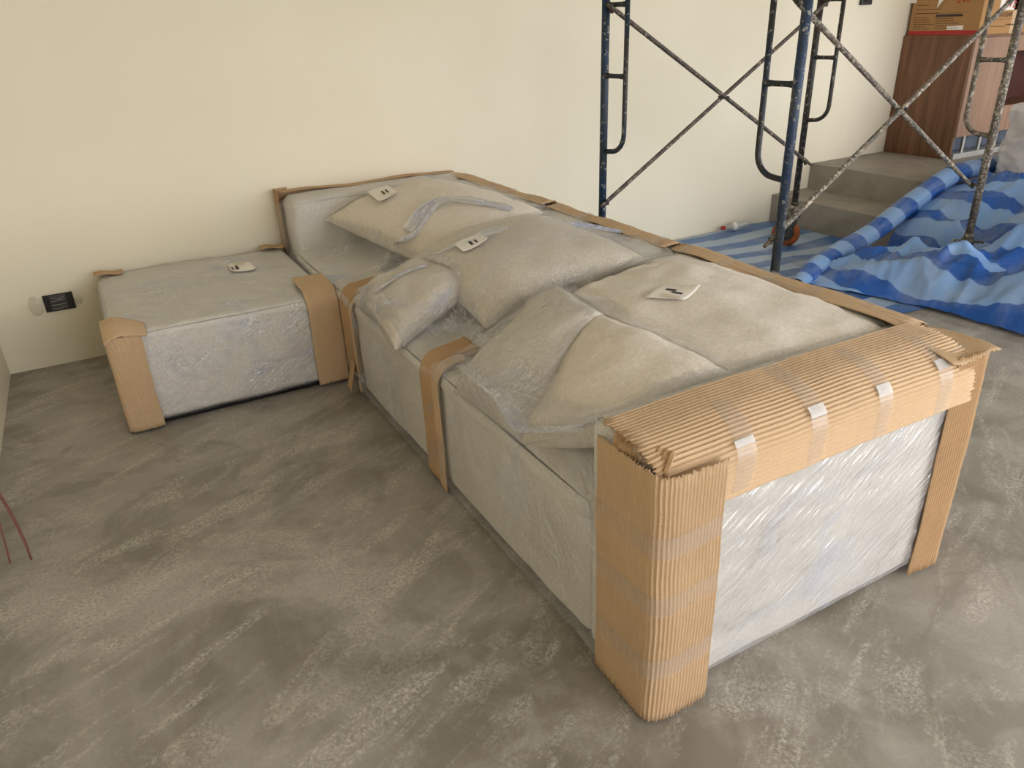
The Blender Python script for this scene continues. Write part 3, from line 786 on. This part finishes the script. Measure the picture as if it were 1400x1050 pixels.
# ------------------------------------------------------------------ scaffold
P1, P2, P3, P4 = Vector((3.167, -.802, 0)), Vector((3.284, -2.016, 0)), Vector((4.989, -.626, 0)), Vector((5.106, -1.841, 0))
def caster(parent, p, ang):
    """swivel wheel under a post: stem plate, fork, tyre with rusty hub"""
    d = Vector((math.cos(ang), math.sin(ang), 0)); s = Vector((-d.y, d.x, 0))
    c = p + d * .035 + Vector((0, 0, .098))
    bm = bmesh.new()
    prof = [(-.024, .052), (-.024, .088), (-.016, .098), (.016, .098), (.024, .088), (.024, .052)]
    n = 28; rings = []
    for k in range(n):
        a = 2 * PI * k / n; r = d * math.cos(a) + Vector((0, 0, math.sin(a)))
        rings.append([bm.verts.new(c + s * w + r * R) for w, R in prof])
    for k in range(n):
        A, B = rings[k], rings[(k + 1) % n]
        for q in range(len(prof)): bm.faces.new((A[q], B[q], B[(q + 1) % len(prof)], A[(q + 1) % len(prof)]))
    bmobj('tyre', bm, 'rust', parent, True)
    bm = tubebm([c - s * .02, c + s * .02], .054, 24); tubebm([c - s * .036, c + s * .036], .014, 10, bm)
    bmobj('hub', bm, 'pipe_black', parent)
    for sg in (-1, 1):
        bm = bmesh.new(); o = s * (.034 * sg); th = s * .0025
        pts = [c + o + Vector((0, 0, -.018)) + d * .018, c + o + Vector((0, 0, -.018)) - d * .018, p + o + Vector((0, 0, .205)) - d * .04, p + o + Vector((0, 0, .205)) + d * .04]
        a = [bm.verts.new(q + th) for q in pts]; b = [bm.verts.new(q - th) for q in pts]
        bm.faces.new(a); bm.faces.new(b[::-1])
        for k in range(4): bm.faces.new((a[k], a[(k + 1) % 4], b[(k + 1) % 4], b[k]))
        bmobj('fork', bm, 'pipe_black', parent)
    bm = tubebm([p + Vector((0, 0, .213)), p + Vector((0, 0, .230))], .055, 16); tubebm([p + Vector((0, 0, .21)), p + Vector((0, 0, .40))], .017, 12, bm)
    bmobj('swivel_plate', bm, 'pipe_brace', parent)
    bm = tubebm([p + Vector((0, 0, .262)), p + Vector((0, 0, .300))], .036, 14)
    tubebm([p + Vector((0, 0, .281)) - s * .085, p + Vector((0, 0, .281)) + s * .085], .008, 8, bm)
    bmobj('clamp', bm, 'pipe_grey', parent, True)
Z0, ZT = .31, 1.95
def frame(A, B, label, ma, mb, ml=None):
    f = thing('scaffold_frame', label, 'scaffold')
    u = (B - A).normalized(); Zv = Vector((0, 0, 1))
    for P, sg, mt in ((A, 1, ma), (B, -1, mb)):
        tube('upright', [P + Zv * Z0, P + Zv * ZT], .0215, mt, f, 14)
        bm = tubebm([P + Zv * (Z0 - .012), P + Zv * (Z0 + .02)], .026, 14); bmobj('collar', bm, mt, f, True)
        i = P + u * (sg * .165)
        # inner ladder bar, curling back into the post at its foot
        zb = .885; arc = [i + Zv * 1.86] + [i + Zv * (zb + .105)]
        for k in range(1, 8):
            a = PI / 2 * k / 7; arc.append(P + u * (sg * (.165 - .10 * (1 - math.cos(a)))) + Zv * (zb + .105 - .10 * math.sin(a)))
        arc += [P + u * (sg * .018) + Zv * zb]
        tube('ladder_bar', arc, .0135, ml or mt, f, 10)
        for z in (1.28, 1.62):
            tube('rung', [P + u * (sg * .012) + Zv * z, P + u * (sg * .045) + Zv * z, P + u * (sg * .12) + Zv * z, i + Zv * z], [.017, .0125, .0125, .0165], ml or mt, f, 10)
        for z in (.61, 1.60):
            nrm = Vector((u.y, -u.x, 0)); 
            tube('brace_pin', [P + Zv * z, P + u * (sg * .05) + Zv * z], .007, 'pipe_black', f, 8)
            box('pin_latch', tuple(P + u * (sg * .044) + Zv * z - Vector((.008, .008, .02))), tuple(P + u * (sg * .044) + Zv * z + Vector((.008, .008, .012))), 'pipe_black', f, .002)
    tube('top_bar', [A + Zv * 1.90, B + Zv * 1.90], .0215, ma, f, 14)
    tube('middle_bar', [A + u * .165 + Zv * 1.86, B - u * .165 + Zv * 1.86], .0135, ma, f, 10)
    for P, a in ((A, 2.4), (B, -2.5)):
        cs = thing('caster', None, None); cs.parent = f
        caster(cs, P, a)
    set_base(f, (A + B) / 2)
    return f
fr1 = frame(P1, P2, 'blue scaffold frame standing behind the sofa', 'pipe_blue', 'pipe_blue_worn', 'pipe_navy')
fr2 = frame(P3, P4, 'black cement-splashed scaffold frame standing by the concrete steps', 'pipe_black', 'pipe_grey')
U = (P2 - P1).normalized()
def brace(name, label, A, B, off, mat):
    """two flattened-end tubes pinned at their crossing"""
    Zv = Vector((0, 0, 1)); root = thing(name, label, 'brace')
    e = (B - A).normalized()
    for k, (a, b, zo) in enumerate(((A + Zv * .61, B + Zv * 1.60, 0), (A + Zv * 1.60, B + Zv * .61, .02))):
        o = off * (1 + (.022 / off.length) * k)
        d = (b - a).normalized()
        tube('brace_tube', [a + o - d * .05, a + o - d * .01, a + o + d * .03, b + o - d * .03, b + o + d * .01, b + o + d * .05], [.009, .010, .0125, .0125, .010, .009], mat, root, 10)
    mid = (A + B) / 2 + Zv * 1.105 + off
    tube('pivot_bolt', [mid - off.normalized() * .03, mid + off.normalized() * .05], .007, 'pipe_black', root, 8)
    set_base(root, (A + B) / 2)
brace('cross_brace', 'dark crossed brace tubes in front of plain cream wall', P1, P3, U * .040, 'pipe_brace')
brace('cross_brace', 'pale cement-crusted crossed brace tubes in front of wooden cabinet', P2, P4, -U * .040, 'pipe_grey')

# ------------------------------------------------------------------ cabinet, carton, slot
cb = thing('cabinet', 'brown wood-grain cabinet standing on the concrete platform', 'cabinet')
CX, CYF, CT = 6.765, -.625, 1.348
box('side_panel', (CX, CYF + .02, PLAT), (CX + .02, -.004, CT - .02), 'wood_side', cb, .001, 1)
box('top_panel', (CX - .001, CYF, CT - .02), (9.0, -.004, CT), 'wood_side', cb, .001, 1)
box('side_panel', (8.98, CYF + .02, PLAT), (9.0, -.004, CT - .02), 'wood_side', cb, .001, 1)
box('front_panel', (CX, CYF, .60), (7.28, CYF + .02, CT - .021), 'wood_front', cb, .0015, 1)
box('front_panel', (7.28, CYF, .60), (9.0, CYF + .02, .80), 'wood_front', cb, .0015, 1)
box('front_panel', (7.28, CYF, 1.215), (9.0, CYF + .02, CT - .021), 'wood_front', cb, .0015, 1)
box('shelf', (7.28, CYF + .02, .78), (8.98, -.02, .80), 'wood_side', cb, .001, 1)
box('inside_panel', (7.28, CYF + .30, .80), (8.98, CYF + .32, 1.215), 'cabinet_inside', cb)
box('inside_panel', (7.262, CYF + .021, .80), (7.279, CYF + .30, 1.215), 'cabinet_inside', cb)
box('toe_back', (CX + .02, CYF + .16, PLAT), (8.98, CYF + .18, .60), 'toe_grey', cb)
box('toe_rail', (CX + .02, CYF - .005, PLAT), (8.98, CYF + .09, .468), 'bar_metal', cb, .004)
for k in range(9):
    x = 6.93 + k * .225
    box('bar', (x, CYF + .03, .465), (x + .028, CYF + .05, .602), 'bar_metal', cb, .002)
set_base(cb, (7.9, -.31, PLAT))
# cardboard carton on the cabinet
ct = thing('carton', 'brown printed carton with red edge standing on wooden cabinet', 'box')
KX0, KX1, KY0, KY1, KZ0, KZ1 = CX + .01, CX + .90, -.618, -.03, CT, CT + .52
box('body', (KX0, KY0, KZ0), (KX1, KY1, KZ1), 'carton', ct, .004, 2)
def side_mark(nm, y0, y1, z0, z1, mt): box(nm, (KX0 - .0015, y0, KZ0 + z0), (KX0 + .001, y1, KZ0 + z1), mt, ct)
def front_mark(nm, x0, x1, z0, z1, mt): box(nm, (KX0 + x0, KY0 - .0015, KZ0 + z0), (KX0 + x1, KY0 + .001, KZ0 + z1), mt, ct)
side_mark('red_stripe', KY0 + .006, KY1 - .002, .004, .036, 'box_red')
def on_side(px, py): p = at_x(px, py, KX0); return p.y, p.z - KZ0
def side_px(nm, x0, y0, x1, y1, mt):
    a = on_side(x0, y0); b = on_side(x1, y1)
    side_mark(nm, min(a[0], b[0]), max(a[0], b[0]), min(a[1], b[1]), max(a[1], b[1]), mt)
def text(s, parent, mat, origin, right, up, height, ext=.0006, align='LEFT', name='lettering', squash=1.0, shear=0.0):
    c = bpy.data.curves.new(name, 'FONT'); c.body = s; c.size = 1; c.extrude = 0; c.align_x = align; c.shear = shear
    o = bpy.data.objects.new(name, c); COL.objects.link(o)
    dg = bpy.context.evaluated_depsgraph_get(); me = bpy.data.meshes.new_from_object(o.evaluated_get(dg))
    bpy.data.objects.remove(o); bpy.data.curves.remove(c)
    r = Vector(right).normalized(); u = Vector(up).normalized(); n = r.cross(u); h = height / .72
    for v in me.vertices: v.co = Vector(origin) + r * v.co.x * h * squash + u * v.co.y * h + n * ext
    me.materials.clear(); me.materials.append(M[mat])
    b = bpy.data.objects.new(name, me); COL.objects.link(b); b.parent = parent
    return b
W_, H_ = (0, -1, 0), (0, 0, 1)
def side_text(s, px, py, h, mt='box_ink', **k):
    p = at_x(px, py, KX0); return text(s, ct, mt, (KX0 - .0016, p.y, p.z), W_, H_, h, **k)
def front_text(s, px, py, h, mt='box_ink', **k):
    p = at_y(px, py, KY0); return text(s, ct, mt, (p.x, KY0 - .0016, p.z), (1, 0, 0), H_, h, **k)
# ruled print blocks on the side
def side_lines(x0, y0, x1, y1, rows, fr):
    (ya, za), (yb, zb) = on_side(x0, y0), on_side(x1, y1)
    hi, lo_ = max(za, zb), min(za, zb); L, R_ = max(ya, yb), min(ya, yb)
    for r in range(rows):
        z = hi - (hi - lo_) * (r + .5) / rows
        w = random.uniform(*fr); yy = L
        while yy > L - (L - R_) * w:
            l = random.uniform(.012, .03); e = max(yy - l, L - (L - R_) * w)
            if yy - e > .004: side_mark('print', e, yy, z - .0022, z + .0022, 'box_ink')
            yy = e - .006
side_lines(1254, 5, 1290, 9, 1, (.45, .5)); side_lines(1253, 11, 1300, 20, 2, (.5, .9))
side_lines(1251, 23, 1276, 41, 6, (.55, .98)); side_lines(1280, 24, 1312, 40, 5, (.6, .95))
side_px('print', 1280, 20.0, 1316, 22.3, 'ink')
side_mark('print', *sorted((on_side(1252, 20)[0], on_side(1324, 20)[0])), on_side(1285, 18.2)[1] - .001, on_side(1285, 18.2)[1] + .001, 'box_ink')
side_px('address_label', 1295, 35, 1316, 40.5, 'paper')
side_px('address_label', 1243, -6, 1253, 4, 'paper')
side_text('EVE', 1308, 4, .045, 'box_red', squash=1.1, shear=.25)
# torn tape hanging on the side
a = at_x(1285, -3, KX0); 
sheet('torn_tape', lambda s, t: Vector((KX0 - .004 - .01 * s, a.y - .055 * t * (1 - s * .75), a.z - .075 * s + .02 * t * s)), 8, 5, 'paper', ct)
# front print
p0 = at_y(1371, -8, KY0); p1 = at_y(1396, 13, KY0)
front_mark('print_panel', p0.x - KX0, p1.x - KX0 + .05, p1.z - KZ0, p0.z - KZ0 + .03, 'paper')
front_text('EVE', 1371, 11, .075, 'box_red', ext=.0016, squash=1.0, shear=.25)
front_text('NAVI 750/400', 1364, 23.5, .036, 'box_ink', squash=.62)
def front_dash(x0, x1, y, h=.004):
    a = at_y(x0, y, KY0); b = at_y(x1, y, KY0); front_mark('print', a.x - KX0, b.x - KX0, a.z - KZ0 - h / 2, a.z - KZ0 + h / 2, 'box_ink')
front_dash(1355, 1391, 27, .002); front_dash(1354, 1356, 30, .006)
for k in range(8): front_dash(1353 + k * 2.6, 1355 + k * 2.6, 36, .006)
for k in range(5): front_dash(1375 + k * 2.6, 1377 + k * 2.6, 33.5, .010)
front_mark('tape_band', 0.40, .48, .0, .515, 'card')
set_base(ct, ((KX0 + KX1) / 2, (KY0 + KY1) / 2, KZ0))

# ------------------------------------------------------------------ wall fittings
ws = thing('wall_socket', 'black unfinished socket box in cream wall beside ottoman', 'socket')
c = at_y(81, 412.5, 0); w, h = .068, .044
box('frame', (c.x - w, -.010, c.z - h), (c.x + w, .004, c.z + h), 'black_plastic', ws, .002)
box('insert', (c.x - .040, -.0125, c.z - h + .006), (c.x + .036, -.009, c.z + h - .004), 'dark_grey', ws, .002)
for k in range(7):
    z = c.z - .028 + k * .009; dz = random.uniform(-.012, .012)
    tube('cable_end', [(c.x - .034, -.0135, z), (c.x, -.0150, z + dz), (c.x + .03, -.0135, z + dz * .3 + .004)], .0014, 'black_plastic' if k % 2 else 'bar_metal', ws, 5)
set_base(ws, (c.x, 0, c.z - h))
def plaster(cx, cz, w, h, seed, label):
    def F(s, t):
        a = 2 * PI * t; r = s
        k = 1 + .35 * noise.noise(Vector((math.cos(a) * 1.6, math.sin(a) * 1.6, seed)))
        return (cx + w * r * k * math.cos(a), -.0015 - .004 * (1 - s ** 2) * (1 + .5 * noise.noise(Vector((s * 4, t * 9, seed)))), cz + h * r * k * math.sin(a))
    tag(sheet('plaster_patch', F, 6, 28, 'plaster', None), label, 'patch')
plaster(c.x - .105, c.z - .005, .034, .05, 2, 'rough plaster smear on wall at left of black socket')
plaster(c.x + .088, c.z - .008, .018, .022, 5, 'small plaster dab on wall between black socket and ottoman')
c2 = at_y(1184, -4, 0)
w2 = thing('switch_box', 'small black switch box on cream wall beside printed carton', 'switch')
box('housing', (c2.x - .07, -.022, c2.z - .055), (c2.x + .055, 0, c2.z + .06), 'black_plastic', w2, .004)
box('rocker', (c2.x - .045, -.028, c2.z - .035), (c2.x + .03, -.021, c2.z + .04), 'rubber_dark', w2, .003)
set_base(w2, (c2.x, 0, c2.z - .055))

# ------------------------------------------------------------------ loose wires by the left wall
wr = thing('loose_wires', 'reddish loose wires hanging from left wall to concrete floor', 'wires')
def bez(a, b, c_, d, n=18):
    out = []
    for k in range(n + 1):
        t = k / n; out.append(a * (1 - t) ** 3 + 3 * b * t * (1 - t) ** 2 + 3 * c_ * t * t * (1 - t) + d * t ** 3)
    return out
s0 = Vector((.004, -1.72, .34))
for e, r in ((at_z(43, 765, .006), .0035), (at_z(14, 770, .006), .003), (at_z(39, 752, .012), .003), (at_z(-6, 735, .006), .003)):
    tube('wire', bez(s0 + Vector((0, random.uniform(-.03, .03), random.uniform(-.02, .03))), s0 + Vector((.06, -.02, .04)), (s0 + e) / 2 + Vector((.05, .03, .08)), e), r, 'wire_red', wr, 7)
box('outlet_hole', (-.002, s0.y - .04, s0.z - .03), (.003, s0.y + .04, s0.z + .05), 'black_plastic', wr, .001)
set_base(wr, (s0.x, s0.y, 0))

# ------------------------------------------------------------------ tarpaulins
def flat_tarp():
    x0, x1, y0, y1 = 3.45, 5.435, -2.02, -.015
    def F(s, t):
        x = x0 + (x1 - x0) * s + .03 * math.sin(t * 6) * (1 - s); y = y0 + (y1 - y0) * t + .05 * math.sin(s * 4)*(1-t)
        z = .006 + .012 * max(0, turb((x, y, 0), 2.2, 3)) + .009 * abs(noise.noise(Vector((x * 2 - y * 7, x * 5, 4))))
        return (x, min(y, -.012), z)
    o = sheet('floor_tarp', F, 90, 90, 'tarp_flat', None, 0, uvf=lambda s, t: ((x1 - x0) * s + .07 * math.sin(t * 7) + .02, (y1 - y0) * t + .14 * s + .05 * math.sin(s * 6 + t * 5)))
    tag(o, 'pale blue striped tarpaulin spread flat on floor along cream wall', 'tarpaulin')
flat_tarp()
def catmull(G, s):
    """G: list of rows (np arrays), s in 0..1"""
    n = len(G) - 1; x = s * n; i = min(int(x), n - 1); f = x - i
    p0 = G[max(i - 1, 0)]; p1 = G[i]; p2 = G[i + 1]; p3 = G[min(i + 2, n)]
    return .5 * ((2 * p1) + (-p0 + p2) * f + (2 * p0 - 5 * p1 + 4 * p2 - p3) * f * f + (-p0 + 3 * p1 - 3 * p2 + p3) * f ** 3)
def heap_tarp():
    ys = [-1.20, -1.48, -1.80, -2.12, -2.55, -3.05, -3.6]
    hemx = [4.36, 4.42, 4.52, 4.58, 4.60, 4.62, 4.62]
    xs = [None, 4.66, 4.84, 5.02, 5.22, 5.42, 5.80, 6.25, 6.80]
    zs = [[.02, .015, .015, .015, .015, .015, .015],
          [.06, .10, .10, .10, .12, .12, .12],
          [.05, .11, .24, .21, .20, .21, .2],
          [.05, .06, .21, .32, .29, .31, .3],
          [.10, .06, .07, .36, .40, .40, .4],
          [.26, .24, .20, .40, .47, .46, .46],
          [.46, .45, .46, .50, .53, .54, .54],
          [.46, .45, .46, .50, .53, .50, .5],
          [.46, .45, .46, .50, .50, .50, .5]]
    G = [np.array([[hemx[j] if xs[i] is None else xs[i] + .03 * math.sin(i * 2 + j), ys[j], zs[i][j]] for j in range(len(ys))], float) for i in range(len(xs))]
    def base(s, t):
        row = catmull(G, s); cols = [row[j] for j in range(row.shape[0])]
        return catmull(cols, t)
    CREASE = [([(4.45, -1.30), (4.60, -1.60), (4.72, -2.1), (4.66, -2.9)], .07, .05), ([(4.60, -1.25), (4.88, -1.62), (4.98, -1.95), (5.10, -2.6)], .09, .06),
              ([(4.80, -2.0), (4.70, -2.4), (4.82, -3.2)], .07, .05), ([(5.2, -2.2), (5.0, -2.5), (4.92, -3.3)], .08, .05), ([(4.72, -1.9), (5.25, -2.35), (5.6, -2.9)], .07, .06),
              ([(5.45, -1.3), (5.35, -1.75), (5.6, -2.1)], .06, .05), ([(5.9, -1.4), (5.75, -1.9), (5.5, -2.3)], .07, .06), ([(4.52, -1.75), (4.66, -2.3)], -.05, .05), ([(4.95, -2.1), (5.2, -2.9)], -.06, .06), ([(5.65, -1.3), (5.6, -1.6)], .05, .04)]
    def F(s, t):
        p = base(s, t); x, y, z = p
        damp = min(1, s * 9)
        w = .030 + .105 * (.30 - abs(noise.noise(Vector((x * 4.2 + y * 1.6, y * 1.3 - x * .5, 2))))) + .075 * (.28 - abs(noise.noise(Vector((x * 2 - y * 5, y * 4 + x * 3, 5))))) + .035 * (.25 - abs(noise.noise(Vector((x * 9 + y * 7, y * 9 - x * 5, 9))))) + .008 * turb((x, y, z), 9, 2)
        z2 = z + (w - .025) * (.25 + .75 * damp) * min(1, max(.1, (-1.22 - y) / .35)) - .05 * max(0, min(1, (y + 1.5) / .25)) * damp
        for pts, hgt, wid in CREASE:
            best = 9
            for (ax, ay), (bx, by) in zip(pts, pts[1:]):
                L2 = (bx - ax) ** 2 + (by - ay) ** 2; f = max(0, min(1, ((x - ax) * (bx - ax) + (y - ay) * (by - ay)) / L2))
                best = min(best, math.hypot(x - ax - f * (bx - ax), y - ay - f * (by - ay)))
            z2 += hgt * math.exp(-best / wid) * damp * min(1, (math.hypot(x - 5.106, y + 1.841) / .3) ** 2)
        rc = math.hypot(x - 5.16, y + 1.80)
        if rc < .30: z2 = .03 + (z2 - .03) * (rc / .30) ** 1.2
        fl_ = .224 if 5.43 < x < 5.86 else (PLAT if x >= 5.86 else 0)
        return (x + .02 * turb((x, y, 1), 4, 8) * damp, y, max(z2, fl_ + .012))
    def uvf(s, t):
        p = base(s, t)
        return (p[0] + .55 * p[2] + .10 * math.sin(p[1] * 2.6) + .06 * turb((p[0], p[1], 0), 2, 1), p[1])
    o = sheet('crumpled_tarp', F, 170, 150, 'tarp_heap', None, 0, uvf=uvf)
    tag(o, 'blue and white striped tarpaulin crumpled in heap over concrete steps', 'tarpaulin')
    # the rolled edge of the sheet is its own part of the picture but the same sheet
    cl = polyline([(4.28, -1.33, .035), (4.62, -1.20, .075), (5.10, -1.17, .17), (5.44, -1.17, .31), (5.86, -1.20, .51), (6.6, -1.25, .53)], .2, 8)
    def R(s, t):
        c_ = Vector(cl(s)); d = (Vector(cl(min(1, s + .02))) - Vector(cl(max(0, s - .02)))).normalized()
        a = 2 * PI * t * 1.12 - .4; sd = d.cross(Vector((0, 0, 1))).normalized(); u = sd.cross(d)
        r = .070 * (1 + .10 * noise.noise(Vector((s * 9, math.cos(a) * 1.2, math.sin(a) * 1.2)))) * (.55 + .45 * min(1, s * 8)) * (1 + .05 * t)
        return c_ + (sd * math.cos(a) * 1.05 + u * math.sin(a) * .82) * r
    r = sheet('rolled_edge', R, 120, 30, 'tarp_heap', o, 0, uvf=lambda s, t: (s * cl.length * 1.0 + .03, t))
heap_tarp()

# ------------------------------------------------------------------ water bottle on the tarp by the wall
bt = thing('water_bottle', 'clear plastic bottle with red cap lying by the wall', 'bottle')
a = Vector((4.86, -.075, .045)); b = Vector((5.16, -.10, .045)); d = (b - a).normalized()
pr = [(0, .012), (.02, .013), (.028, .013), (.05, .024), (.085, .031), (.12, .032), (.135, .029), (.15, .032), (.165, .029), (.18, .032), (.195, .029), (.21, .032), (.235, .031), (.245, .024)]
tube('bottle_body', [a + d * t for t, r in pr], [r for t, r in pr], 'pet', bt, 20)
tube('cap', [a - d * .016, a + d * .012], .0155, 'cap_red', bt, 16)
tube('label_band', [a + d * .086, a + d * .118], .0335, 'paper', bt, 20)
set_base(bt, ((a + b) / 2) - Vector((0, 0, .033)))
# ------------------------------------------------------------------ dust-sheeted carton on the platform at the right
ds = thing('covered_carton', 'carton under milky plastic dust sheet standing on the platform', 'box')
DX0, DX1, DY0, DY1 = 6.03, 6.6, -2.1, -1.42
box('carton', (DX0, DY0, PLAT + .055), (DX1, DY1, .93), 'card_dark', ds, .006)
softbox('dust_sheet', (DX0 - .02, DY0 - .02, PLAT + .075), (DX1 + .02, DY1 + .02, .955), .03, 'dust_sheet', ds, (.015, .015, .01), .032, 7, 51, 44)
set_base(ds, ((DX0 + DX1) / 2, (DY0 + DY1) / 2, PLAT))
